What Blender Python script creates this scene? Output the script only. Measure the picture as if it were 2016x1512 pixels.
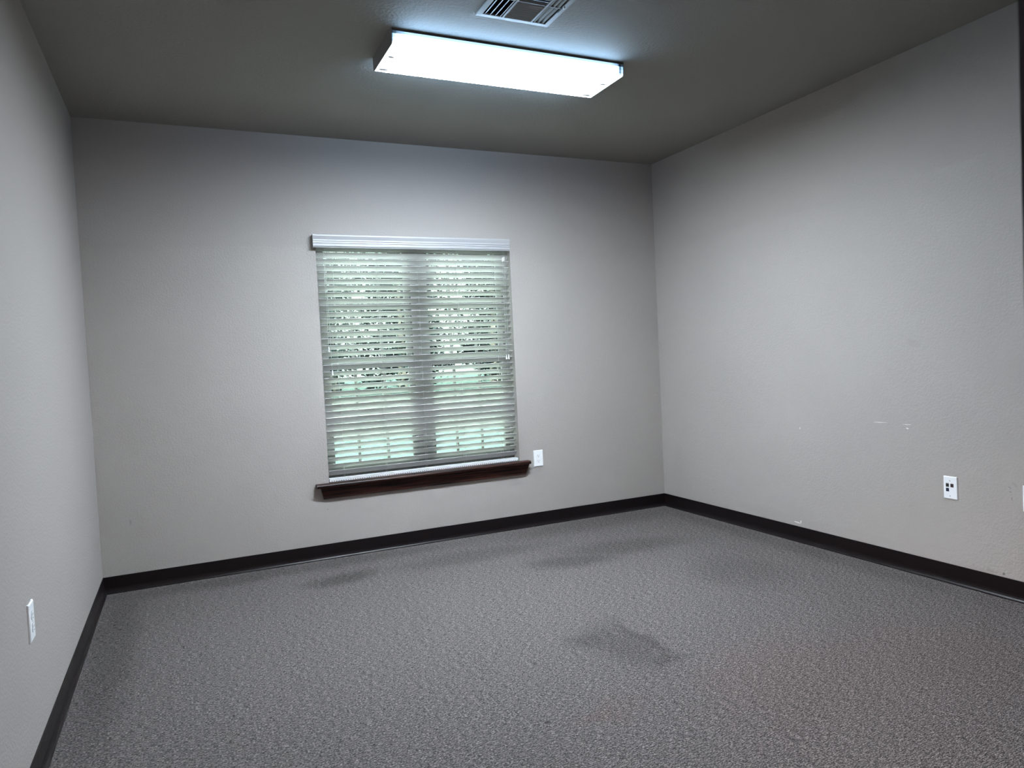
import bpy, bmesh, math, random
from mathutils import Vector, Matrix
random.seed(7)
for o in list(bpy.data.objects): bpy.data.objects.remove(o)
S = bpy.context.scene
C = S.collection
sin, cos, pi = math.sin, math.cos, math.pi

# ------------------------------------------------------------------ camera
cd = bpy.data.cameras.new('camera')
cam = bpy.data.objects.new('camera', cd); C.objects.link(cam)
cd.sensor_width = 36.0; cd.sensor_fit = 'HORIZONTAL'
cd.lens = 36.0 * 1411.0 / 2016.0
cam.location = (0.48398, -4.75076, 1.25773)
cam.rotation_euler = (1.53380696, 0.04879844, -0.43263054)
cd.clip_start = 0.02; cd.clip_end = 300
cd.dof.use_dof = True; cd.dof.focus_distance = 4.6; cd.dof.aperture_fstop = 12.0
S.camera = cam

# ------------------------------------------------------------------ world, lights, exposure
w = bpy.data.worlds.new('overcast_sky'); S.world = w; w.use_nodes = True
bg = w.node_tree.nodes['Background']
# overcast: hazy pale horizon under a much brighter upper sky
_n, _l = w.node_tree.nodes, w.node_tree.links
_tc = _n.new('ShaderNodeTexCoord'); _sp = _n.new('ShaderNodeSeparateXYZ'); _l.new(_tc.outputs['Generated'], _sp.inputs[0])
_mr = _n.new('ShaderNodeMapRange'); _mr.inputs['From Min'].default_value = 0.22; _mr.inputs['From Max'].default_value = 0.8
_mr.inputs['To Min'].default_value = 1.9; _mr.inputs['To Max'].default_value = 165.0
_l.new(_sp.outputs[2], _mr.inputs['Value']); _l.new(_mr.outputs[0], bg.inputs['Strength'])
bg.inputs['Color'].default_value = (0.88, 1.0, 0.95, 1)
hl = bpy.data.lights.new('hallway_light', 'AREA'); hl.shape = 'RECTANGLE'; hl.size = 1.2; hl.size_y = .6
hl.energy = 380; hl.color = (1.0, .80, .72)
hlo = bpy.data.objects.new('hallway_light', hl); C.objects.link(hlo); hlo.location = (-1.2, -5.55, 2.70)
LAMP = 175.0                                   # radiance of the ceiling light's lens
LAMP_COLOR = (0.80, 0.905, 1.0)
S.view_settings.view_transform = 'Standard'
S.view_settings.look = 'None'
S.view_settings.exposure = 0.0
S.view_settings.gamma = 1.0
S.view_settings.use_curve_mapping = False

# ------------------------------------------------------------------ helpers
H = 2.74; W = 3.9825; D = -4.49; BH = 0.0983

def tag(o, label=None, cat=None, group=None, kind=None):
    if label: o['label'] = label
    if cat: o['category'] = cat
    if group: o['group'] = group
    if kind: o['kind'] = kind
    return o

def empty(name, loc, label=None, cat=None, group=None, kind=None):
    o = bpy.data.objects.new(name, None); C.objects.link(o); o.location = loc
    o.empty_display_size = 0.05
    return tag(o, label, cat, group, kind)

def obj(name, bm, mats, parent=None, smooth=False, bevel=0, seg=2, origin=None):
    """links a bmesh given in WORLD coordinates as one object"""
    bmesh.ops.recalc_face_normals(bm, faces=bm.faces)
    if smooth:
        for f in bm.faces: f.smooth = True
    if origin is None:
        if parent is not None: origin = Vector(parent['_o']) if '_o' in parent else world_loc(parent)
        else: origin = Vector((0, 0, 0))
    origin = Vector(origin)
    bm.transform(Matrix.Translation(-origin))
    me = bpy.data.meshes.new(name); bm.to_mesh(me); bm.free()
    for m in (mats if isinstance(mats, (list, tuple)) else [mats]): me.materials.append(m)
    o = bpy.data.objects.new(name, me); C.objects.link(o)
    if parent is not None:
        o.parent = parent; o.location = origin - world_loc(parent)
    else: o.location = origin
    if bevel:
        b = o.modifiers.new('bevel', 'BEVEL'); b.width = bevel; b.segments = seg; b.limit_method = 'ANGLE'
        b.angle_limit = math.radians(40)
    return o

def world_loc(o):
    l = Vector(o.location)
    while o.parent is not None:
        o = o.parent; l = l + Vector(o.location)
    return l

def box(bm, x0, x1, y0, y1, z0, z1, mi=0):
    vs = [bm.verts.new((x, y, z)) for x in (x0, x1) for y in (y0, y1) for z in (z0, z1)]
    for q in ((0,1,3,2),(4,6,7,5),(0,4,5,1),(2,3,7,6),(0,2,6,4),(1,5,7,3)):
        f = bm.faces.new([vs[i] for i in q]); f.material_index = mi
    return vs

def sweep(bm, sections, closed=True, caps=True, mi=0):
    """sections: list of rings (same length) of points, joined in order"""
    rings = [[bm.verts.new(p) for p in s] for s in sections]
    n = len(rings[0])
    for a, b in zip(rings, rings[1:]):
        for i in range(n if closed else n-1):
            j = (i+1) % n
            f = bm.faces.new((a[i], a[j], b[j], b[i])); f.material_index = mi
    if caps:
        for r in (rings[0][::-1], rings[-1]):
            f = bm.faces.new(r); f.material_index = mi

def tube(bm, pts, r, n=6, mi=0):
    pts = [Vector(p) for p in pts]; secs = []
    for i, p in enumerate(pts):
        t = (pts[min(i+1, len(pts)-1)] - pts[max(i-1, 0)]).normalized()
        a = t.orthogonal().normalized() if abs(t.z) < .9 else Vector((1, 0, 0))
        a = (a - t*a.dot(t)).normalized(); b = t.cross(a)
        rr = r[i] if isinstance(r, (list, tuple)) else r
        secs.append([p + a*rr*cos(2*pi*k/n) + b*rr*sin(2*pi*k/n) for k in range(n)])
    sweep(bm, secs, mi=mi)

# ------------------------------------------------------------------ materials
def nmat(name):
    m = bpy.data.materials.new(name); m.use_nodes = True
    nt = m.node_tree
    return m, nt, nt.nodes['Principled BSDF']

def flat(name, col, rough=0.5, metallic=0.0, spec=0.5, bump=0, bscale=200):
    m, nt, b = nmat(name)
    b.inputs['Base Color'].default_value = (*col, 1)
    b.inputs['Roughness'].default_value = rough
    b.inputs['Metallic'].default_value = metallic
    b.inputs['Specular IOR Level'].default_value = spec
    g = nt.nodes.new('ShaderNodeNewGeometry')
    n = nt.nodes.new('ShaderNodeTexNoise'); n.inputs['Scale'].default_value = bscale
    nt.links.new(g.outputs['Position'], n.inputs['Vector'])
    # very slight procedural variation of roughness
    mr = nt.nodes.new('ShaderNodeMapRange'); mr.inputs['To Min'].default_value = max(0, rough-.05)
    mr.inputs['To Max'].default_value = min(1, rough+.05)
    nt.links.new(n.outputs['Fac'], mr.inputs['Value']); nt.links.new(mr.outputs['Result'], b.inputs['Roughness'])
    if bump:
        bp = nt.nodes.new('ShaderNodeBump'); bp.inputs['Strength'].default_value = 1
        bp.inputs['Distance'].default_value = bump
        nt.links.new(n.outputs['Fac'], bp.inputs['Height']); nt.links.new(bp.outputs['Normal'], b.inputs['Normal'])
    return m

def marks_mask(nt, pos, marks, ax, ay, distort=0.0, dscale=8, soft=(1.0, 0.6)):
    """sum of soft rotated ellipses (u, v, ru, rv, angle, strength) on the plane of two world axes"""
    L = nt.links
    src = pos
    if distort:
        n = nt.nodes.new('ShaderNodeTexNoise'); n.inputs['Scale'].default_value = dscale; n.inputs['Detail'].default_value = 4
        L.new(pos, n.inputs['Vector'])
        s = nt.nodes.new('ShaderNodeVectorMath'); s.operation = 'SUBTRACT'; s.inputs[1].default_value = (.5, .5, .5)
        L.new(n.outputs['Color'], s.inputs[0])
        k = nt.nodes.new('ShaderNodeVectorMath'); k.operation = 'SCALE'; k.inputs['Scale'].default_value = distort
        L.new(s.outputs[0], k.inputs[0])
        a = nt.nodes.new('ShaderNodeVectorMath'); a.operation = 'ADD'
        L.new(pos, a.inputs[0]); L.new(k.outputs[0], a.inputs[1]); src = a.outputs[0]
    sp = nt.nodes.new('ShaderNodeSeparateXYZ'); L.new(src, sp.inputs[0])
    cb = nt.nodes.new('ShaderNodeCombineXYZ')
    L.new(sp.outputs[ax], cb.inputs[0]); L.new(sp.outputs[ay], cb.inputs[1])
    total = None
    for (u, v, ru, rv, ang, st) in marks:
        mp = nt.nodes.new('ShaderNodeMapping'); mp.vector_type = 'TEXTURE'
        mp.inputs['Location'].default_value = (u, v, 0)
        mp.inputs['Rotation'].default_value = (0, 0, math.radians(ang))
        mp.inputs['Scale'].default_value = (ru, rv, 1)
        L.new(cb.outputs[0], mp.inputs[0])
        ln = nt.nodes.new('ShaderNodeVectorMath'); ln.operation = 'LENGTH'; L.new(mp.outputs[0], ln.inputs[0])
        mr = nt.nodes.new('ShaderNodeMapRange'); mr.interpolation_type = 'SMOOTHSTEP'
        mr.inputs['From Min'].default_value = soft[0]; mr.inputs['From Max'].default_value = soft[1]
        mr.inputs['To Min'].default_value = 0; mr.inputs['To Max'].default_value = st
        L.new(ln.outputs['Value'], mr.inputs['Value'])
        if total is None: total = mr.outputs['Result']
        else:
            a = nt.nodes.new('ShaderNodeMath'); a.operation = 'MAXIMUM'
            L.new(total, a.inputs[0]); L.new(mr.outputs['Result'], a.inputs[1]); total = a.outputs[0]
    return total

def mix(nt, fac, a, b):
    m = nt.nodes.new('ShaderNodeMix'); m.data_type = 'RGBA'
    for sock, v in ((m.inputs[0], fac), (m.inputs[6], a), (m.inputs[7], b)):
        if isinstance(v, bpy.types.NodeSocket): nt.links.new(v, sock)
        elif isinstance(v, tuple): sock.default_value = (*v, 1)
        else: sock.default_value = v
    return m.outputs[2]

def wall_paint(name, col, bump=0.0022, scale=95, dark=(), light=(), axes=(1, 2), rough=0.62):
    m, nt, b = nmat(name); L = nt.links
    b.inputs['Roughness'].default_value = rough
    b.inputs['Specular IOR Level'].default_value = 0.35
    g = nt.nodes.new('ShaderNodeNewGeometry')
    n = nt.nodes.new('ShaderNodeTexNoise'); n.inputs['Scale'].default_value = scale
    n.inputs['Detail'].default_value = 3; n.inputs['Roughness'].default_value = .55
    L.new(g.outputs['Position'], n.inputs['Vector'])
    bp = nt.nodes.new('ShaderNodeBump'); bp.inputs['Distance'].default_value = bump
    L.new(n.outputs['Fac'], bp.inputs['Height']); L.new(bp.outputs['Normal'], b.inputs['Normal'])
    c = col
    if dark: c = mix(nt, marks_mask(nt, g.outputs['Position'], dark, *axes, distort=.012, dscale=60), c, (.16, .155, .15))
    if light: c = mix(nt, marks_mask(nt, g.outputs['Position'], light, *axes, distort=.006, dscale=90), c, (.9, .9, .9))
    if isinstance(c, tuple): b.inputs['Base Color'].default_value = (*c, 1)
    else: L.new(c, b.inputs['Base Color'])
    return m

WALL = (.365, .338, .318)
m_wall_back = wall_paint('wall_paint_back', tuple(.965*c for c in WALL), axes=(0, 2),  # same paint as the side walls; dimmer light put into its colour
    dark=[(0.16, .40, .006, .02, 0, .35), (1.30, .325, .004, .004, 0, .5)], light=[(3.93, .9, .003, .003, 0, .4)])
m_wall_left = wall_paint('wall_paint_left', WALL)
m_wall_right = wall_paint('wall_paint_right', WALL, axes=(1, 2),
    dark=[(-2.207, 1.232, .05, .025, 20, .10), (-2.678, .533, .010, .006, 30, .35), (-2.682, .514, .005, .006, 0, .6),
          (-2.688, .482, .003, .012, 5, .6), (-2.70, .55, .02, .008, 45, .2), (-2.643, .113, .006, .009, 0, 1.0),
          (-2.572, .112, .012, .008, 0, .35), (-2.50, .125, .003, .004, 0, .5), (-2.595, .112, .03, .007, 0, .2),
          (-1.076, .15, .3, .04, 0, .06), (-1.75, .13, .5, .035, 0, .05)],
    light=[(-2.0, .799, .050, .0018, -2, .6), (-2.159, .797, .030, .002, -3, .6), (-2.162, .776, .009, .004, 15, .8),
           (-1.428, .727, .003, .009, 0, .7), (-1.381, .122, .035, .004, 5, .7), (-1.41, .131, .006, .010, 0, .6)])
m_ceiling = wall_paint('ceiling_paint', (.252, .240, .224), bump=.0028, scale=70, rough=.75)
m_hall = wall_paint('hall_paint', (.45, .42, .38))

def carpet():
    m, nt, b = nmat('grey_carpet'); L = nt.links
    b.inputs['Roughness'].default_value = .95; b.inputs['Specular IOR Level'].default_value = .1
    g = nt.nodes.new('ShaderNodeNewGeometry')
    def noise(sx, sy, detail=2, rot=0.0):
        mp = nt.nodes.new('ShaderNodeMapping'); mp.inputs['Scale'].default_value = (sx, sy, 60)
        mp.inputs['Rotation'].default_value = (0, 0, math.radians(rot))
        L.new(g.outputs['Position'], mp.inputs[0])
        n = nt.nodes.new('ShaderNodeTexNoise'); n.inputs['Scale'].default_value = 1
        n.inputs['Detail'].default_value = detail; n.inputs['Roughness'].default_value = .6
        L.new(mp.outputs[0], n.inputs['Vector']); return n.outputs['Fac']
    fine = noise(140, 350, 3)
    streak = noise(42, 240, 2)
    big = noise(1.3, 1.3, 3)
    a = nt.nodes.new('ShaderNodeMath'); a.operation = 'MULTIPLY_ADD'; a.inputs[1].default_value = .35
    L.new(streak, a.inputs[0])
    f2 = nt.nodes.new('ShaderNodeMath'); f2.operation = 'MULTIPLY'; f2.inputs[1].default_value = .65
    L.new(fine, f2.inputs[0]); L.new(f2.outputs[0], a.inputs[2])
    r = nt.nodes.new('ShaderNodeValToRGB')
    e = r.color_ramp.elements
    e[0].position = .375; e[0].color = (.010, .0095, .010, 1)
    e[1].position = .645; e[1].color = (.345, .300, .288, 1)
    k = e.new(.5); k.color = (.0775, .0715, .069, 1)
    L.new(a.outputs[0], r.inputs[0])
    stains = [(2.14, -2.16, .15, .30, 0, .36), (2.245, -2.14, .035, .31, 0, .46), (2.20, -2.38, .11, .06, 0, .40), (3.17, -1.67, .012, .16, -50, .3),  # stains, plus broad darker bands over the far floor and along the walls
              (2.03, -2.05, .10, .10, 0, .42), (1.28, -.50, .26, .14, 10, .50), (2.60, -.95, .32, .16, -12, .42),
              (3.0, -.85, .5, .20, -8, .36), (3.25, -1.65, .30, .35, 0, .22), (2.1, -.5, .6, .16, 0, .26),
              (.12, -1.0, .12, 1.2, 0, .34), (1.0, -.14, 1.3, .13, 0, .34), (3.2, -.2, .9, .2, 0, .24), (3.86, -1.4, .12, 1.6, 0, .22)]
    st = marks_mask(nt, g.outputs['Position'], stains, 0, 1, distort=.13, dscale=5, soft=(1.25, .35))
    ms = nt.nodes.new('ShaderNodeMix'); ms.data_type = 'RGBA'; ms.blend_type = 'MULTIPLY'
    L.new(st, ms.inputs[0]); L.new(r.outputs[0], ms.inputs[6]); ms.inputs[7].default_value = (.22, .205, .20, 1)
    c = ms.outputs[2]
    specks = [(2.43, -.30, .007, .007, 0, 1), (3.15, -.93, .008, .008, 0, 1), (.10, -.62, .010, .010, 0, .8),
              (.13, -.70, .012, .006, 0, .8), (.055, -1.05, .012, .008, 20, .8), (.22, -.25, .01, .006, 0, .8), (1.9, -1.0, .007, .006, 0, .9),
              (1.55, -2.58, .02, .008, 20, .5), (2.35, -1.0, .03, .012, 0, .25)]
    sk = marks_mask(nt, g.outputs['Position'], specks, 0, 1, distort=.006, dscale=90)
    c = mix(nt, sk, c, (.012, .01, .01))
    # faint reddish tint on the front floor: warm hallway light put into the colour
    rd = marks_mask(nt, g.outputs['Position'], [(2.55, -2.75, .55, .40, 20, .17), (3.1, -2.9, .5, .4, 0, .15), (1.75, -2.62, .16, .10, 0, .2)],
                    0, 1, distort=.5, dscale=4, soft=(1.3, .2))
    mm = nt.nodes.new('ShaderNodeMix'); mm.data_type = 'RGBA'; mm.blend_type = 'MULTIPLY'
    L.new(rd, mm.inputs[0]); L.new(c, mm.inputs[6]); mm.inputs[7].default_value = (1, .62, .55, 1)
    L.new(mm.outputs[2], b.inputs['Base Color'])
    bp = nt.nodes.new('ShaderNodeBump'); bp.inputs['Distance'].default_value = .003; bp.inputs['Strength'].default_value = .8
    L.new(a.outputs[0], bp.inputs['Height']); L.new(bp.outputs['Normal'], b.inputs['Normal'])
    return m
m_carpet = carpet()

def wood():
    m, nt, b = nmat('dark_stained_wood'); L = nt.links
    g = nt.nodes.new('ShaderNodeNewGeometry')
    mp = nt.nodes.new('ShaderNodeMapping'); mp.inputs['Scale'].default_value = (3, 70, 110)
    L.new(g.outputs['Position'], mp.inputs[0])
    n = nt.nodes.new('ShaderNodeTexNoise'); n.inputs['Scale'].default_value = 1; n.inputs['Detail'].default_value = 5
    L.new(mp.outputs[0], n.inputs['Vector'])
    r = nt.nodes.new('ShaderNodeValToRGB'); e = r.color_ramp.elements
    e[0].position = .38; e[0].color = (.0035, .0022, .0025, 1)
    e[1].position = .66; e[1].color = (.060, .021, .014, 1)
    L.new(n.outputs['Fac'], r.inputs[0]); L.new(r.outputs[0], b.inputs['Base Color'])
    b.inputs['Roughness'].default_value = .42; b.inputs['Specular IOR Level'].default_value = .18
    return m
m_wood = wood()
m_base = flat('brown_vinyl_base', (.007, .0045, .005), rough=.34, spec=.25, bump=.0002, bscale=60)
m_white = flat('white_plastic', (.80, .82, .84), rough=.32, bump=.00003, bscale=400)
m_plate = flat('white_cover_plate', (.86, .88, .90), rough=.30)
m_slotdark = flat('dark_slot', (.02, .02, .02), rough=.6)
m_blind = flat('white_blind', (.55, .55, .54), rough=.42, bump=.00003, bscale=300)
m_cord = flat('white_cord', (.50, .52, .49), rough=.8)
m_sash = flat('grey_window_frame', (.11, .11, .105), rough=.5)
m_metal = flat('white_painted_metal', (.26, .26, .26), rough=.45)
m_ventm = flat('vent_metal', (.24, .255, .265), rough=.38)
m_black = flat('duct_dark', (.006, .007, .010), rough=.8)
m_jamb = flat('dark_door_jamb', (.002, .002, .003), rough=.25, spec=.35)
m_steel = flat('screw_steel', (.45, .45, .46), rough=.35, metallic=.8)

def lens_mat():
    m = bpy.data.materials.new('light_diffuser'); m.use_nodes = True; nt = m.node_tree; nt.nodes.clear(); L = nt.links
    out = nt.nodes.new('ShaderNodeOutputMaterial')
    em = nt.nodes.new('ShaderNodeEmission')
    g = nt.nodes.new('ShaderNodeNewGeometry')
    # prismatic acrylic: brighter straight out than at a slant
    d = nt.nodes.new('ShaderNodeVectorMath'); d.operation = 'DOT_PRODUCT'
    L.new(g.outputs['Incoming'], d.inputs[0]); L.new(g.outputs['Normal'], d.inputs[1])
    ab = nt.nodes.new('ShaderNodeMath'); ab.operation = 'ABSOLUTE'; L.new(d.outputs['Value'], ab.inputs[0])
    pw = nt.nodes.new('ShaderNodeMath'); pw.operation = 'POWER'; pw.inputs[1].default_value = .5; L.new(ab.outputs[0], pw.inputs[0])
    # the tubes stop short of the ends: the last few centimetres of the lens are weaker
    sp = nt.nodes.new('ShaderNodeSeparateXYZ'); L.new(g.outputs['Position'], sp.inputs[0])
    s = nt.nodes.new('ShaderNodeMath'); s.operation = 'SUBTRACT'; s.inputs[1].default_value = 2.0245; L.new(sp.outputs[0], s.inputs[0])
    a2 = nt.nodes.new('ShaderNodeMath'); a2.operation = 'ABSOLUTE'; L.new(s.outputs[0], a2.inputs[0])
    mr = nt.nodes.new('ShaderNodeMapRange'); mr.inputs['From Min'].default_value = .53; mr.inputs['From Max'].default_value = .605
    mr.inputs['To Min'].default_value = 1.0; mr.inputs['To Max'].default_value = .03
    L.new(a2.outputs[0], mr.inputs['Value'])
    ends = [(1.452, -1.485, .030, .020, 15, 1), (1.455, -1.336, .046, .022, 0, 1), (2.590, -1.497, .030, .020, -10, 1), (2.585, -1.334, .050, .022, 0, 1),
            (2.612, -1.625, .013, .02, 0, .93), (1.432, -1.615, .010, .02, 0, .93)]
    em_ = marks_mask(nt, g.outputs['Position'], ends, 0, 1, soft=(1.3, .4))
    inv = nt.nodes.new('ShaderNodeMapRange'); inv.inputs['To Min'].default_value = 1; inv.inputs['To Max'].default_value = .0075
    L.new(em_, inv.inputs['Value'])
    lip = nt.nodes.new('ShaderNodeMapRange'); lip.inputs['From Min'].default_value = 2.714; lip.inputs['From Max'].default_value = 2.718
    lip.inputs['To Min'].default_value = 1; lip.inputs['To Max'].default_value = .075; L.new(sp.outputs[2], lip.inputs['Value'])
    q0 = nt.nodes.new('ShaderNodeMath'); q0.operation = 'MULTIPLY'; L.new(inv.outputs[0], q0.inputs[0]); L.new(lip.outputs[0], q0.inputs[1])
    q1 = nt.nodes.new('ShaderNodeMath'); q1.operation = 'MULTIPLY'; L.new(q0.outputs[0], q1.inputs[0]); L.new(mr.outputs[0], q1.inputs[1])
    mr = q1
    # the sides glow less than the bottom
    sn = nt.nodes.new('ShaderNodeSeparateXYZ'); L.new(g.outputs['Normal'], sn.inputs[0])
    an = nt.nodes.new('ShaderNodeMath'); an.operation = 'ABSOLUTE'; L.new(sn.outputs[2], an.inputs[0])
    L.new(mix(nt, an.outputs[0], (.37, .65, 1.0), LAMP_COLOR), em.inputs['Color'])
    ms = nt.nodes.new('ShaderNodeMapRange'); ms.inputs['To Min'].default_value = SIDE; ms.inputs['To Max'].default_value = 1
    L.new(an.outputs[0], ms.inputs['Value'])
    p1 = nt.nodes.new('ShaderNodeMath'); p1.operation = 'MULTIPLY'; L.new(pw.outputs[0], p1.inputs[0]); L.new(mr.outputs[0], p1.inputs[1])
    p2 = nt.nodes.new('ShaderNodeMath'); p2.operation = 'MULTIPLY'; L.new(p1.outputs[0], p2.inputs[0]); L.new(ms.outputs[0], p2.inputs[1])
    p3 = nt.nodes.new('ShaderNodeMath'); p3.operation = 'MULTIPLY'; p3.inputs[1].default_value = LAMP; L.new(p2.outputs[0], p3.inputs[0])
    # light leaves through the outer face only
    bf = nt.nodes.new('ShaderNodeMath'); bf.operation = 'SUBTRACT'; bf.inputs[0].default_value = 1; L.new(g.outputs['Backfacing'], bf.inputs[1])
    p4 = nt.nodes.new('ShaderNodeMath'); p4.operation = 'MULTIPLY'; L.new(p3.outputs[0], p4.inputs[0]); L.new(bf.outputs[0], p4.inputs[1])
    L.new(p4.outputs[0], em.inputs['Strength']); L.new(em.outputs[0], out.inputs[0])
    return m
SIDE = .115
m_lens = lens_mat()

def glass_mat():
    m = bpy.data.materials.new('window_glass'); m.use_nodes = True; nt = m.node_tree; nt.nodes.clear()
    out = nt.nodes.new('ShaderNodeOutputMaterial')
    t = nt.nodes.new('ShaderNodeBsdfTransparent'); t.inputs[0].default_value = (.88, .94, .91, 1)
    gl = nt.nodes.new('ShaderNodeBsdfGlossy'); gl.inputs['Roughness'].default_value = .02
    f = nt.nodes.new('ShaderNodeFresnel'); f.inputs[0].default_value = 1.35
    mx = nt.nodes.new('ShaderNodeMixShader')
    nt.links.new(f.outputs[0], mx.inputs[0]); nt.links.new(t.outputs[0], mx.inputs[1]); nt.links.new(gl.outputs[0], mx.inputs[2])
    nt.links.new(mx.outputs[0], out.inputs[0])
    return m
m_glass = glass_mat()

# ------------------------------------------------------------------ room shell
T = .15
OX0, OX1, OZ0, OZ1 = 1.318, 2.700, .470, 2.100        # window opening
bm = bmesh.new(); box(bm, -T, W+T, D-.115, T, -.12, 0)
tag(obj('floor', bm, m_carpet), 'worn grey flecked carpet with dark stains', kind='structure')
bm = bmesh.new()                       # ceiling with the duct opening
_xs = [-T, 1.745, 2.0485, W+T]; _ys = [D-.115, -2.1905, -1.887, T]
_V = {(i, j, k): bm.verts.new((x, y, z)) for i, x in enumerate(_xs) for j, y in enumerate(_ys) for k, z in enumerate((H, H+.12))}
for i in range(3):
    for j in range(3):
        if (i, j) == (1, 1): continue
        for k in (0, 1): bm.faces.new([_V[i,j,k], _V[i+1,j,k], _V[i+1,j+1,k], _V[i,j+1,k]])
for a, b in (((1,1),(2,1)), ((2,1),(2,2)), ((2,2),(1,2)), ((1,2),(1,1)), ((0,0),(1,0)), ((1,0),(2,0)), ((2,0),(3,0)), ((3,0),(3,1)), ((3,1),(3,2)), ((3,2),(3,3)),
             ((3,3),(2,3)), ((2,3),(1,3)), ((1,3),(0,3)), ((0,3),(0,2)), ((0,2),(0,1)), ((0,1),(0,0))):
    bm.faces.new([_V[a+(0,)], _V[b+(0,)], _V[b+(1,)], _V[a+(1,)]])
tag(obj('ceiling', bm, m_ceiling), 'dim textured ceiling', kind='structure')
bm = bmesh.new(); box(bm, -T, 0, D-.115, 0, 0, H)
tag(obj('wall_left', bm, m_wall_left), 'pale grey left wall', kind='structure')
bm = bmesh.new(); box(bm, W, W+T, D-.115, 0, 0, H)
tag(obj('wall_right', bm, m_wall_right), 'pale grey right wall with scuffs', kind='structure')
# hallway behind the camera
HX, HY = -3.0, D-2.2
bm = bmesh.new(); box(bm, HX-T, W+T, HY-T, D-.115, -.12, 0)
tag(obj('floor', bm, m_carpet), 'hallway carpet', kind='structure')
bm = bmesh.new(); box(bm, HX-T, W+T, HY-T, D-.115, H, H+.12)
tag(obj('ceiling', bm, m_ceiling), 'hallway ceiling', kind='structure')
bm = bmesh.new(); box(bm, HX-T, W+T, HY-T, HY, 0, H)
tag(obj('wall_hallway', bm, m_hall), 'hallway wall beyond the doorway', kind='structure')
for a, b in ((HX-T, HX), (W, W+T)):
    bm = bmesh.new(); box(bm, a, b, HY, D-.115, 0, H)
    tag(obj('wall_hallway', bm, m_hall), 'end wall of the hallway', kind='structure')
bm = bmesh.new(); box(bm, HX, -T, D-.115, D-.115+T, 0, H)
tag(obj('wall_hallway', bm, m_hall), 'hallway wall left of the doorway', kind='structure')
bm = bmesh.new()
xs = [-T, OX0, OX1, W+T]; zs = [0, OZ0, OZ1, H]
def frame_wall(bm, xs, zs, y0, y1, hole):
    V = {}
    for i, x in enumerate(xs):
        for k, z in enumerate(zs):
            for j, y in enumerate((y0, y1)): V[i, k, j] = bm.verts.new((x, y, z))
    n, m = len(xs)-1, len(zs)-1
    solid = lambda i, k: 0 <= i < n and 0 <= k < m and (i, k) not in hole
    for i in range(n):
        for k in range(m):
            if not solid(i, k): continue
            for j in (0, 1): bm.faces.new([V[i,k,j], V[i+1,k,j], V[i+1,k+1,j], V[i,k+1,j]])
            if not solid(i-1, k): bm.faces.new([V[i,k,0], V[i,k+1,0], V[i,k+1,1], V[i,k,1]])
            if not solid(i+1, k): bm.faces.new([V[i+1,k,0], V[i+1,k+1,0], V[i+1,k+1,1], V[i+1,k,1]])
            if not solid(i, k-1): bm.faces.new([V[i,k,0], V[i+1,k,0], V[i+1,k,1], V[i,k,1]])
            if not solid(i, k+1): bm.faces.new([V[i,k+1,0], V[i+1,k+1,0], V[i+1,k+1,1], V[i,k+1,1]])
frame_wall(bm, xs, zs, 0, T, {(1, 1)})
tag(obj('wall_back', bm, m_wall_back), 'pale grey back wall with the window', kind='structure')
# wall with the doorway the photograph was taken through
DX0, DX1, DZ = .060, .966, 2.06
bm = bmesh.new(); frame_wall(bm, [0, DX0, DX1, W], [0, DZ, H], D-.115, D, {(1, 0)})
tag(obj('wall_front', bm, m_wall_left), 'wall with the doorway', kind='structure')
# dark door jamb (its edge shows at the right border)
bm = bmesh.new()
frame_wall(bm, [DX0, DX0+.0254, DX1-.0254, DX1], [0, DZ-.0254, DZ], D-.118, D, {(1, 0)})
tag(obj('door_1', bm, m_jamb, bevel=.002), 'dark glossy door jamb of the doorway', kind='structure')

# cove baseboards
PROF = [(0.0, BH), (.0028, BH), (.0036, BH-.002), (.0036, .030), (.0050, .020), (.0085, .011), (.0135, .0055), (.0165, .0035), (.0170, 0.0), (0.0, 0.0)]
def baseboard(name, A, B, n, m0=True, m1=True, label=''):
    A = Vector((*A, 0)); B = Vector((*B, 0)); t = (B-A).normalized(); n = Vector((*n, 0))
    bm = bmesh.new()
    sa = [A + n*d + t*(d if m0 else 0) + Vector((0, 0, z)) for d, z in PROF]
    sb = [B + n*d - t*(d if m1 else 0) + Vector((0, 0, z)) for d, z in PROF]
    mids = [[a.lerp(b, k/6) for a, b in zip(sa, sb)] for k in range(7)]
    sweep(bm, mids)
    return tag(obj(name, bm, m_base), label, kind='structure')
baseboard('baseboard_back', (0, 0), (W, 0), (0, -1), label='dark brown vinyl cove base under the window wall')
baseboard('baseboard_left', (0, 0), (0, D), (1, 0), m1=True, label='dark brown vinyl cove base on the left wall')
baseboard('baseboard_right', (W, 0), (W, D), (-1, 0), label='dark brown vinyl cove base on the right wall')
baseboard('baseboard_front', (W, D), (DX1, D), (0, 1), m1=False, label='dark brown vinyl cove base beside the doorway')

# ------------------------------------------------------------------ window
win = empty('window_1', (2.009, .10, OZ0), 'twin sash window behind the blind', kind='structure')
FY0, FY1 = .085, .150
bm = bmesh.new()
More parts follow.
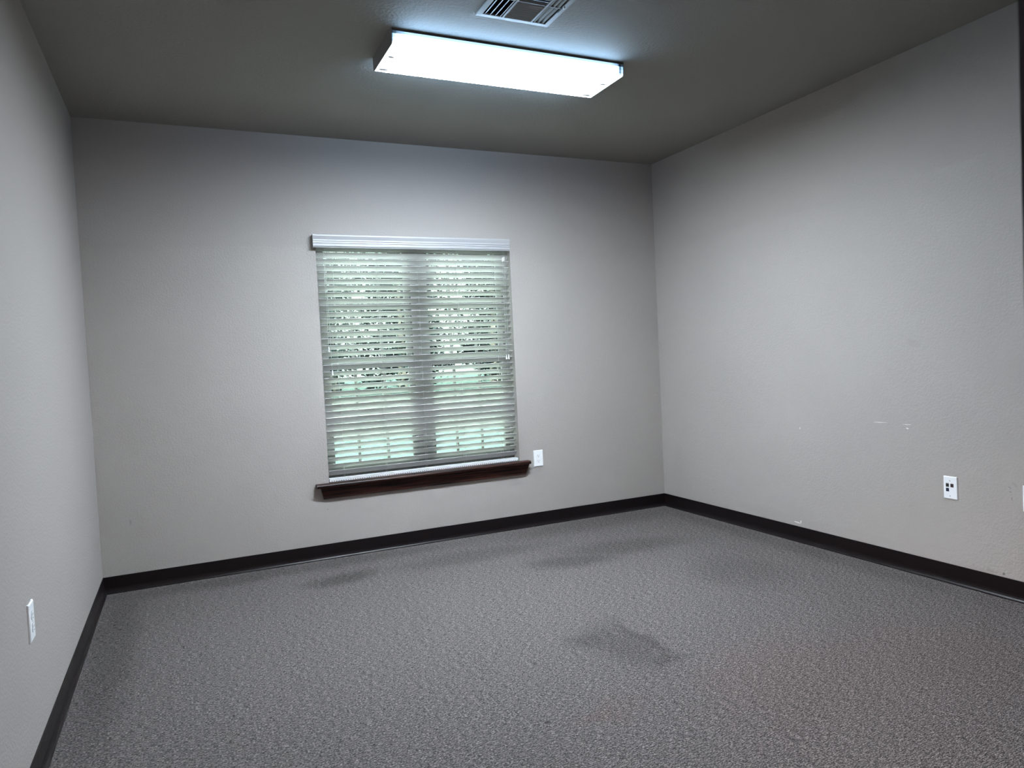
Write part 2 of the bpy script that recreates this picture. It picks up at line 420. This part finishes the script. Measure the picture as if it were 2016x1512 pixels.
# outer frame + centre mullion
frame_wall(bm, [OX0, 1.350, 1.962, 2.062, 2.668, OX1], [OZ0, .545, 2.06, OZ1], FY0, FY1, {(1, 1), (3, 1)})
obj('window_frame', bm, m_sash, win, bevel=.002)
def sash(x0, x1, z0, z1, y0, muntx, muntz, name='sash'):
    sw = .034
    bm = bmesh.new()
    frame_wall(bm, [x0, x0+sw, x1-sw, x1], [z0, z0+sw+.004, z1-sw, z1], y0, y0+.028, {(1, 1)})
    s = obj(name, bm, m_sash, win, bevel=.0015)
    bm = bmesh.new()
    yy = y0+.008
    for x in muntx: box(bm, x-.009, x+.009, yy, yy+.012, z0+sw, z1-sw)
    for z in muntz: box(bm, x0+sw, x1-sw, yy+.001, yy+.011, z-.009, z+.009)
    obj('muntin', bm, m_sash, s)
    bm = bmesh.new(); box(bm, x0+sw-.004, x1-sw+.004, y0+.0225, y0+.0255, z0+sw-.002, z1-sw+.004)
    obj('pane', bm, m_glass, s)
for (x0, x1, mx) in ((1.350, 1.962, (1.552, 1.752)), (2.062, 2.668, (2.262, 2.455))):
    sash(x0, x1, .545, 1.275, .090, mx, (.905,), 'lower_sash')
    sash(x0, x1, 1.245, 2.06, .119, mx, (1.664,), 'upper_sash')
# sill with apron
bm = bmesh.new()
def stool_ring(x, y1):
    return [(x, y1, .497), (x, -.050, .497), (x, -.0565, .4945), (x, -.060, .489), (x, -.060, .481), (x, -.0565, .4755), (x, -.050, .473), (x, y1, .473)]
sweep(bm, [stool_ring(x, 0) for x in (1.231, 1.3185)])
sweep(bm, [stool_ring(x, .088) for x in (1.3185, 2.6995)])
sweep(bm, [stool_ring(x, 0) for x in (2.6995, 2.764)])
sill = obj('window_sill', bm, m_wood, win, origin=(2.0, 0, .473))
tag(sill, 'dark stained wooden window sill')
AP = [(0, .473), (-.042, .473), (-.044, .468), (-.040, .460), (-.034, .455), (-.032, .440), (-.024, .420), (-.020, .410), (-.019, .400), (-.013, .3955), (0, .3955)]
bm = bmesh.new()
def ap_ring(side):
    r = []
    for y, z in AP:
        ins = (.473-z)/(.473-.3955)*.019
        r.append(((1.257+ins) if side == 0 else (2.757-ins), y, z))
    return r
sweep(bm, [ap_ring(0), ap_ring(1)])
obj('apron', bm, m_wood, sill)

# ------------------------------------------------------------------ blind
blind = empty('window_blind', (2.009, .03, 2.09), 'white horizontal slatted blind with valance, half open over the window', 'window blind')
bm = bmesh.new()
VP = [(-.006, 2.108), (-.044, 2.108), (-.0475, 2.105), (-.0480, 2.098), (-.0450, 2.088), (-.0420, 2.079), (-.0415, 2.0745),
      (-.0445, 2.0735), (-.0450, 2.0665), (-.0405, 2.0645), (-.0405, 2.0615), (-.0440, 2.0600), (-.0445, 2.0535), (-.0400, 2.0515), (-.0400, 2.0490),
      (-.0450, 2.0470), (-.0455, 2.0340), (-.0420, 2.0310), (-.0400, 2.0290), (-.0395, 2.0250), (-.0300, 2.0250), (-.0300, 2.096), (-.006, 2.096)]
sweep(bm, [[(x, y, z) for y, z in VP] for x in (1.2955, 2.682)])
for x0, x1 in ((1.2955, 1.3015), (2.676, 2.682)): box(bm, x0, x1, -.0300, -.0015, 2.0255, 2.0958)
obj('valance', bm, flat('valance_white', (.40, .40, .41), rough=.35), blind)
for x in (1.60, 2.009, 2.42):
    bm = bmesh.new()
    sweep(bm, [[(xx, y, z) for y, z in ((-.0298, 2.070), (-.0298, 2.0955), (.012, 2.0955), (.012, 2.094), (-.0283, 2.094), (-.0283, 2.070))] for xx in (x-.012, x+.012)])
    obj('valance_clip', bm, m_white, blind)
bm = bmesh.new(); box(bm, 1.322, 2.696, .005, .060, 2.050, 2.0985)
obj('headrail', bm, m_blind, blind, bevel=.002)
GAP = [8, 8,12,12,14,15,18,20,16,18,20,22,20,20,20,25,25,20] ; GAP = [g/71 for g in GAP] + [g/64 for g in (18,25,22,22,14,10,7,5,5,6,10,18,25,27,27,27,22)]
SW = .050
slat_pts = []          # (front y, z, outer y, z, tilt)
slat_mesh = None
for k in range(-1, 34):
    zf = 2.0018 - .043354*k
    te = (zf-1.2577)/4.77; e = math.atan(te)
    s = (1-GAP[k+1])*(.043354/SW)*cos(e)
    tau = math.asin(min(.97, s)) - e
    yc = .034; yf = yc - SW/2*cos(tau); zc = zf - SW/2*sin(tau)
    slat_pts.append((yc, zc, tau))
    if slat_mesh is None:
        bm = bmesh.new(); prof = []
        h = SW/2; th = .0014; n = 10
        top = []; bot = []
        for i in range(n+1):
            u = -h + 2*h*i/n; c = .0012*(1-(u/h)**2)
            top.append((u, c+th)); bot.append((u, c-th))
        prof = [(-h-.0009, 0)] + top + [(h+.0009, 0)] + bot[::-1]
        xs_ = [-.6835+.0] + [.6835]
        sweep(bm, [[(x, u, v) for u, v in prof] for x in xs_])
        o = obj('slat', bm, m_blind, None); slat_mesh = o.data
        o.parent = blind
    else:
        o = bpy.data.objects.new('slat', slat_mesh); C.objects.link(o); o.parent = blind
    wl = Vector((2.009, yc, zc)) - world_loc(blind); o.location = wl
    o.rotation_euler = (-tau + random.uniform(-.006, .006), random.uniform(-.0006, .0006), 0)
# bottom rail: front face with a row of small notches
bm = bmesh.new()
RZ0, RZ1 = .4985, .5195
box(bm, 1.3255, 2.6925, .010, .058, RZ0, RZ1)
x = 1.335
while x < 2.685:
    box(bm, x, x+.007, .0092, .0105, RZ0+.0025, RZ0+.0065, 1); x += .0155
obj('bottom_rail', bm, [flat('rail_white', (.64, .65, .66), rough=.35), m_slotdark], blind)
LX = [1.425, 1.713, 1.997, 2.285, 2.576]
for x in LX:
    bm = bmesh.new()
    F = [(x, .010, 2.05)]; B = [(x+.003, .060, 2.05)]
    for (yc, zc, tau) in slat_pts:
        F.append((x+random.uniform(-.0006, .0006), yc-SW/2*cos(tau)-.0025, zc+SW/2*sin(tau)))
        B.append((x+.003, yc+SW/2*cos(tau)+.0025, zc-SW/2*sin(tau)))
    F.append((x, .0085, RZ1-.001)); B.append((x+.003, .0595, RZ1-.001))
    tube(bm, F, .0007, 5); tube(bm, B, .0007, 5)
    for a, b in zip(F[1:-1], B[1:-1]):
        tube(bm, [(a[0]+.004, a[1], a[2]-.0028), (b[0]+.004, b[1], b[2]-.0028)], .0005, 4)
    lc = obj('ladder_cord', bm, m_cord, blind)
def tassel(parent, x, y, z):
    bm = bmesh.new()
    tube(bm, [(x, y, z+.016), (x, y, z+.0155), (x, y, z+.010), (x, y, z-.006), (x, y, z-.016), (x, y, z-.0165)],
         [.001, .0030, .0034, .0048, .0064, .0058], 12)
    obj('tassel', bm, m_white, parent, smooth=False)
def cord(x0, x1, z0, z1, y=-.004, stop=None, name='pull_cord'):
    bm = bmesh.new()
    n = 14
    pts = [(x0, .012, z0+.04), (x0, .002, z0+.005)]
    pts += [(x0+(x1-x0)*i/n + .0015*sin(i*.9+x0*9), y, z0+(z1-z0)*i/n) for i in range(n+1)]
    tube(bm, pts, .0009, 6)
    c = obj(name, bm, m_cord, blind)
    tassel(c, x1 + .0015*sin(n*.9+x0*9), y, z1-.012)
    if stop:
        bm = bmesh.new(); sx = x0 + .0015*sin(x0*9)
        tube(bm, [(sx, y, stop+.014), (sx, y, stop+.0135), (sx, y, stop-.013), (sx, y, stop-.014)], [.002, .0042, .0042, .002], 12)
        obj('cord_stop', bm, m_white, c)
cord(1.3645, 1.3655, 2.030, 1.380, name='tilt_cord')
cord(1.3720, 1.3800, 2.030, 1.228, name='tilt_cord')
cord(2.6385, 2.6345, 2.030, 1.276, name='lift_cord', stop=1.967)
cord(2.6505, 2.6515, 2.030, 1.276, name='lift_cord', stop=1.972)

# ------------------------------------------------------------------ ceiling light
LX0, LX1, LY0, LY1, LZ = 1.4165, 2.6325, -1.632, -1.297, 2.672
light = empty('ceiling_light', (2.0245, -1.465, H), 'wide fluorescent wraparound light with glowing lens on the ceiling', 'ceiling light')
bm = bmesh.new(); box(bm, LX0+.004, LX1-.004, LY0+.014, LY1-.014, 2.7275, H)
obj('housing', bm, m_metal, light)
lp = [(LY0, 2.7285), (LY0+.001, 2.700), (LY0+.003, 2.682)]
r = .009
for i in range(5):
    a = pi + (pi/2)*i/4; lp.append((LY0+.004+r+r*cos(a), LZ+r+r*sin(a)))
for i in range(5):
    a = 1.5*pi + (pi/2)*i/4; lp.append((LY1-.004-r+r*cos(a), LZ+r+r*sin(a)))
lp += [(LY1-.003, 2.682), (LY1-.001, 2.700), (LY1, 2.7285)]
bm = bmesh.new()
v0 = [bm.verts.new((LX0+.001, y, z)) for y, z in lp]; v1 = [bm.verts.new((LX1-.001, y, z)) for y, z in lp]
for i in range(len(lp)-1):
    f = bm.faces.new((v0[i], v0[i+1], v1[i+1], v1[i]))
me = bpy.data.meshes.new('diffuser')
bm.normal_update()
mid = bm.faces[:][len(lp)//2]
if mid.normal.z > 0: bmesh.ops.reverse_faces(bm, faces=bm.faces)
bm.transform(Matrix.Translation(-world_loc(light)))
bm.to_mesh(me); bm.free(); me.materials.append(m_lens)
lens = bpy.data.objects.new('diffuser', me); C.objects.link(lens); lens.parent = light
lens['label'] = 'glowing white ribbed lens'
cp = [(LY0-.001, 2.7395), (LY0-.001, 2.7285)] + [(y+(-.0012 if y < -1.46 else .0012), z-.0012) for y, z in lp[1:-1]] + [(LY1+.001, 2.7285), (LY1+.001, 2.7395)]
for x0, x1 in ((LX0-.0015, LX0), (LX1, LX1+.0015)):
    bm = bmesh.new(); sweep(bm, [[(x, y, z) for y, z in cp] for x in (x0, x1)])
    obj('end_cap', bm, m_metal, light)

# ------------------------------------------------------------------ ceiling vent
VX0, VX1, VY0, VY1 = 1.721, 2.0725, -2.2145, -1.863
vent = empty('ceiling_vent', (1.897, -2.039, H), 'square white metal air vent with four-way louvres on the ceiling', 'air vent')
bm = bmesh.new()
def vring(i, z): return [(VX0+i, VY0+i, z), (VX1-i, VY0+i, z), (VX1-i, VY1-i, z), (VX0+i, VY1-i, z)]
sweep(bm, [vring(.0005, H-.0002), vring(0, H-.0012), vring(.0006, H-.0030), vring(.0016, H-.0052), vring(.020, H-.0060), vring(.0250, H-.0060), vring(.0250, H-.0030)], caps=False)
# bars between the banks
for x in (1.8425, 1.9800): box(bm, x-.0045, x+.0045, VY0+.0245, VY1-.0245, H-.0060, H+.004)
box(bm, VX0+.0245, VX1-.0245, -2.0385, -2.0335, H-.0055, H+.002)
obj('flange', bm, m_ventm, vent)
bm = bmesh.new()                       # dark sheet-metal box above the blades
x0, x1, y0, y1, z0, z1 = 1.7455, 2.048, -2.190, -1.8875, H+.001, H+.10
v = [bm.verts.new(p) for p in ((x0,y0,z0),(x1,y0,z0),(x1,y1,z0),(x0,y1,z0),(x0,y0,z1),(x1,y0,z1),(x1,y1,z1),(x0,y1,z1))]
for q in ((0,1,5,4),(1,2,6,5),(2,3,7,6),(3,0,4,7),(4,5,6,7)): bm.faces.new([v[i] for i in q])
obj('duct', bm, m_black, vent)
def louver(axis, a0, a1, c, sgn, wd=.020, top=.012):
    """bent blade along an axis: lower edge at cross position c, leaning towards sgn as it comes down"""
    bm = bmesh.new(); th = .0006; z0 = H-.0062; z1 = H+top
    run = wd*.72
    pts = [(c-sgn*run, z1), (c-sgn*.0045, z0+.0032), (c, z0+.0008), (c+sgn*.0022, z0+.0003)]
    pr = [(p, z) for p, z in pts] + [(p, z+th*2) for p, z in pts[::-1]]
    if axis == 'y': secs = [[(p, a, z) for p, z in pr] for a in (a0, a1)]
    else: secs = [[(a, p, z) for p, z in pr] for a in (a0, a1)]
    sweep(bm, secs); obj('louver', bm, m_ventm, vent)
YM = -2.036
for y0, y1 in ((VY0+.026, YM-.003), (YM+.003, VY1-.026)):
    for c in (1.757, 1.7815, 1.806, 1.830): louver('y', y0, y1, c, -1)
    for c in (1.9935, 2.014, 2.0345): louver('y', y0, y1, c, 1, .024)
for k in range(8): louver('x', 1.847, 1.9755, VY1-.0290-.0172*k, 1, .021)
for k in range(8): louver('x', 1.847, 1.9755, VY0+.0290+.0172*k, -1, .021)
bm = bmesh.new(); box(bm, 2.0445, 2.0515, -2.067, -2.056, H-.017, H-.0075); box(bm, 2.0465, 2.0495, -2.0635, -2.0595, H-.009, H-.0045)
obj('damper_lever', bm, m_white, vent, bevel=.001)
bm = bmesh.new(); box(bm, 2.0485, 2.0505, -2.054, -2.003, H-.0068, H-.0059); obj('lever_slot', bm, m_black, vent)

# ------------------------------------------------------------------ wall plates
def to_wall(face):
    """maps (u across, v up, d out of the wall) to world for a wall: 'b' back, 'l' left, 'r' right"""
    if face == 'b': return lambda u, v, d: (u, -d, v)
    if face == 'l': return lambda u, v, d: (d, u, v)
    return lambda u, v, d: (W-d, u, v)
def wbox(bm, F, u0, u1, v0, v1, d0, d1, mi=0):
    vs = [bm.verts.new(F(u, v, d)) for u in (u0, u1) for v in (v0, v1) for d in (d0, d1)]
    for q in ((0,1,3,2),(4,6,7,5),(0,4,5,1),(2,3,7,6),(0,2,6,4),(1,5,7,3)):
        f = bm.faces.new([vs[i] for i in q]); f.material_index = mi
def plate_bm(F, uc, vc, wd, ht, dp=.0065):
    bm = bmesh.new(); secs = []
    for i, d in ((0, 0), (0, dp*.45), (.0012, dp*.75), (.004, dp), ):
        a, b = wd/2-i, ht/2-i
        secs.append([F(uc-a, vc-b, d), F(uc+a, vc-b, d), F(uc+a, vc+b, d), F(uc-a, vc+b, d)])
    sweep(bm, secs); return bm
def disc(bm, F, uc, vc, d0, d1, ru, rv=None, n=16, flatv=None, mi=0):
    rv = rv or ru; secs = []
    for d in (d0, d1):
        ring = []
        for i in range(n):
            a = 2*pi*i/n; u = ru*cos(a); v = rv*sin(a)
            if flatv: v = max(-flatv, min(flatv, v))
            ring.append(F(uc+u, vc+v, d))
        secs.append(ring)
    sweep(bm, secs, mi=mi)
def outlet(face, uc, vc, label, wd=.0765, ht=.1215, group=None):
    F = to_wall(face)
    t = empty('wall_outlet', F(uc, vc, 0), label, 'outlet')
    obj('cover_plate', plate_bm(F, uc, vc, wd, ht), m_plate, t)
    for s in (1, -1):
        v = vc + s*.0195
        bm = bmesh.new(); disc(bm, F, uc, v, .006, .0090, .0172, .0172, 28, .0142)
        r = obj('receptacle', bm, m_plate, t, origin=F(uc, v, .0075))
        bm = bmesh.new()
        wbox(bm, F, uc-.0072, uc-.0052, v-.0012, v+.0072, .0088, .0093)
        wbox(bm, F, uc+.0052, uc+.0072, v-.0002, v+.0062, .0088, .0093)
        disc(bm, F, uc, v-.0078, .0088, .0093, .0024, .0027, 10)
        obj('slot', bm, m_slotdark, r)
    bm = bmesh.new(); disc(bm, F, uc, vc, .0062, .0076, .0030, n=12)
    obj('screw', bm, m_white, t)
    return t
outlet('b', 2.8515, .5005, 'white duplex outlet on the back wall just right of the window sill')
outlet('l', -2.049, .4945, 'white duplex outlet seen edge-on on the left wall')
outlet('r', -2.7755, .4915, 'white outlet plate cut off by the right border of the photo', ht=.122)

F = to_wall('r')
UC, VC = -2.3935, .4915
jp = empty('data_jack_plate', F(UC, VC, 0), 'white data jack plate with three small square ports on the right wall', 'wall plate')
obj('cover_plate', plate_bm(F, UC, VC, .0715, .115), m_plate, jp)
m_jk = flat('jack_black', (.008, .008, .009), .4); m_jr = flat('jack_maroon', (.045, .006, .012), .4); m_jb = flat('jack_navy', (.006, .012, .055), .4)
# on the right wall +u (towards the window) lies to the left of the picture
for du, dv, m, lb in ((.0140, .0125, m_jk, 'black jack'), (-.0100, .0125, m_jr, 'dark red jack'), (.0140, -.0110, m_jb, 'navy blue jack')):
    bm = bmesh.new()
    wbox(bm, F, UC+du-.0078, UC+du+.0078, VC+dv-.0088, VC+dv+.0088, .0060, .0074)
    wbox(bm, F, UC+du-.0052, UC+du+.0052, VC+dv-.0050, VC+dv+.0040, .0074, .0078, 1)
    j = obj('jack', bm, [m, m_slotdark], jp, origin=F(UC+du, VC+dv, .007)); j['label'] = lb
for dv in (.0355, -.0415):
    bm = bmesh.new(); disc(bm, F, UC+.0005, VC+dv, .0062, .0075, .0030, n=12)
    wbox(bm, F, UC-.0022, UC+.0032, VC+dv-.0005, VC+dv+.0005, .0074, .0078)
    obj('screw', bm, m_steel, jp)
bm = bmesh.new()                                   # tiny printed lines over the two upper jacks
for u0, n in ((.0205, 4), (-.0055, 3)):
    for i in range(n): wbox(bm, F, UC+u0-i*.0036-.0022, UC+u0-i*.0036, VC+.0245, VC+.0262, .0064, .0067)
obj('printing', bm, flat('grey_print', (.35, .35, .35), .6), jp)

# ------------------------------------------------------------------ outdoors
def grass():
    m, nt, b = nmat('lawn_grass'); L = nt.links
    g = nt.nodes.new('ShaderNodeNewGeometry')
    n = nt.nodes.new('ShaderNodeTexNoise'); n.inputs['Scale'].default_value = 9; n.inputs['Detail'].default_value = 5
    L.new(g.outputs['Position'], n.inputs['Vector'])
    r = nt.nodes.new('ShaderNodeValToRGB'); e = r.color_ramp.elements
    e[0].position = .35; e[0].color = (.0066, .0100, .0089, 1); e[1].position = .7; e[1].color = (.0092, .0128, .0117, 1)
    L.new(n.outputs['Fac'], r.inputs[0]); L.new(r.outputs[0], b.inputs['Base Color'])
    b.inputs['Roughness'].default_value = .9; b.inputs['Specular IOR Level'].default_value = 0
    return m
GZ = -.15
bm = bmesh.new(); box(bm, -12, 30, .30, 9.0, GZ-.1, GZ)
tag(obj('lawn', bm, grass()), 'bright green lawn outside the window', 'lawn', kind='stuff')
bm = bmesh.new(); box(bm, -16, 40, 9.0, 26.0, GZ-.11, GZ-.01)
tag(obj('driveway', bm, flat('pale_concrete', (.0105, .0112, .0105), .9, spec=0, bump=.004, bscale=6)), 'pale concrete paving beyond the lawn', kind='structure')
bm = bmesh.new(); box(bm, -30, 60, 26.0, 60.0, GZ-.1, GZ)
tag(obj('ground', bm, grass()), 'grassy ground under the trees', kind='structure')
def leafm():
    m, nt, b = nmat('foliage'); L = nt.links
    g = nt.nodes.new('ShaderNodeNewGeometry')
    n = nt.nodes.new('ShaderNodeTexNoise'); n.inputs['Scale'].default_value = 1.2; n.inputs['Detail'].default_value = 3
    L.new(g.outputs['Position'], n.inputs['Vector'])
    r = nt.nodes.new('ShaderNodeValToRGB'); e = r.color_ramp.elements
    e[0].position = .35; e[0].color = (.0005, .0010, .0009, 1); e[1].position = .7; e[1].color = (.0017, .0040, .0035, 1)
    L.new(n.outputs['Fac'], r.inputs[0]); L.new(r.outputs[0], b.inputs['Base Color'])
    b.inputs['Roughness'].default_value = .7; b.inputs['Specular IOR Level'].default_value = .02
    return m
m_leaf = leafm(); m_bark = flat('bark', (.05, .04, .03), .9)
rnd = random.Random(3)
def crown_bm(R, Hh, n):
    bm = bmesh.new()
    cl = []
    while len(cl) < 110:
        x, y = rnd.uniform(-R, R), rnd.uniform(-R, R)
        if x*x+y*y < (R*.86)**2: cl.append((Vector((x, y, Hh*rnd.uniform(.05, .97))), rnd.uniform(.5, 1.0)))
    k = 0
    while k < n:
        c, s = cl[k % len(cl)]
        p = c + Vector((rnd.gauss(0, .42), rnd.gauss(0, .42), rnd.gauss(0, .34)))*s
        if p.z < .1: p.z = rnd.uniform(.1, .6)
        if p.x**2+p.y**2 > R*R: continue
        k += 1
        a = Vector((rnd.uniform(-1, 1), rnd.uniform(-1, 1), rnd.uniform(-.6, .6))).normalized()
        b = a.orthogonal().normalized(); l = rnd.uniform(.07, .15); ww = l*.55
        vs = [bm.verts.new(p-a*l), bm.verts.new(p-b*ww), bm.verts.new(p+a*l), bm.verts.new(p+b*ww)]
        bm.faces.new(vs)
    return bm
GRP = 'trees outside the window'
def make_tree(x, y, label):
    t = empty('tree', (x, y, GZ), label, 'tree', GRP)
    bm = bmesh.new()
    tube(bm, [(x, y, GZ-.01), (x+.05, y, 1.2), (x-.1, y+.1, 3.2), (x+.1, y, 5.6)], [.22, .17, .12, .04], 10)
    obj('trunk', bm, m_bark, t)
    bm = crown_bm(2.2, 8.0, 5000)
    me = bpy.data.meshes.new('foliage'); bm.to_mesh(me); bm.free(); me.materials.append(m_leaf)
    f = bpy.data.objects.new('foliage', me); C.objects.link(f); f.parent = t
    return t
t0 = make_tree(5.4, 29.0, 'leafy green tree glimpsed through the left edge of the blind')
for x, y, rz, lb in [(7.9, 34.2, 1.1, 'leafy green tree glimpsed between slats in the middle of the left sash'),
                     (10.2, 29.0, 2.3, 'leafy green tree glimpsed on either side of the centre mullion'),
                     (12.7, 34.2, 3.5, 'leafy green tree glimpsed between slats in the middle of the right sash'),
                     (15.0, 29.0, 4.4, 'leafy green tree glimpsed through the right edge of the blind'),
                     (3.1, 34.2, 5.2, 'leafy green tree outside, next beyond the left edge of the window'),
                     (17.6, 34.2, .6, 'leafy green tree outside, next beyond the right edge of the window')]:
    t = t0.copy(); C.objects.link(t); t.location = (x, y, GZ); t.rotation_euler = (0, 0, rz); t['label'] = lb
    for ch in [c for c in bpy.data.objects if c.parent == t0]:
        c = ch.copy(); C.objects.link(c); c.parent = t
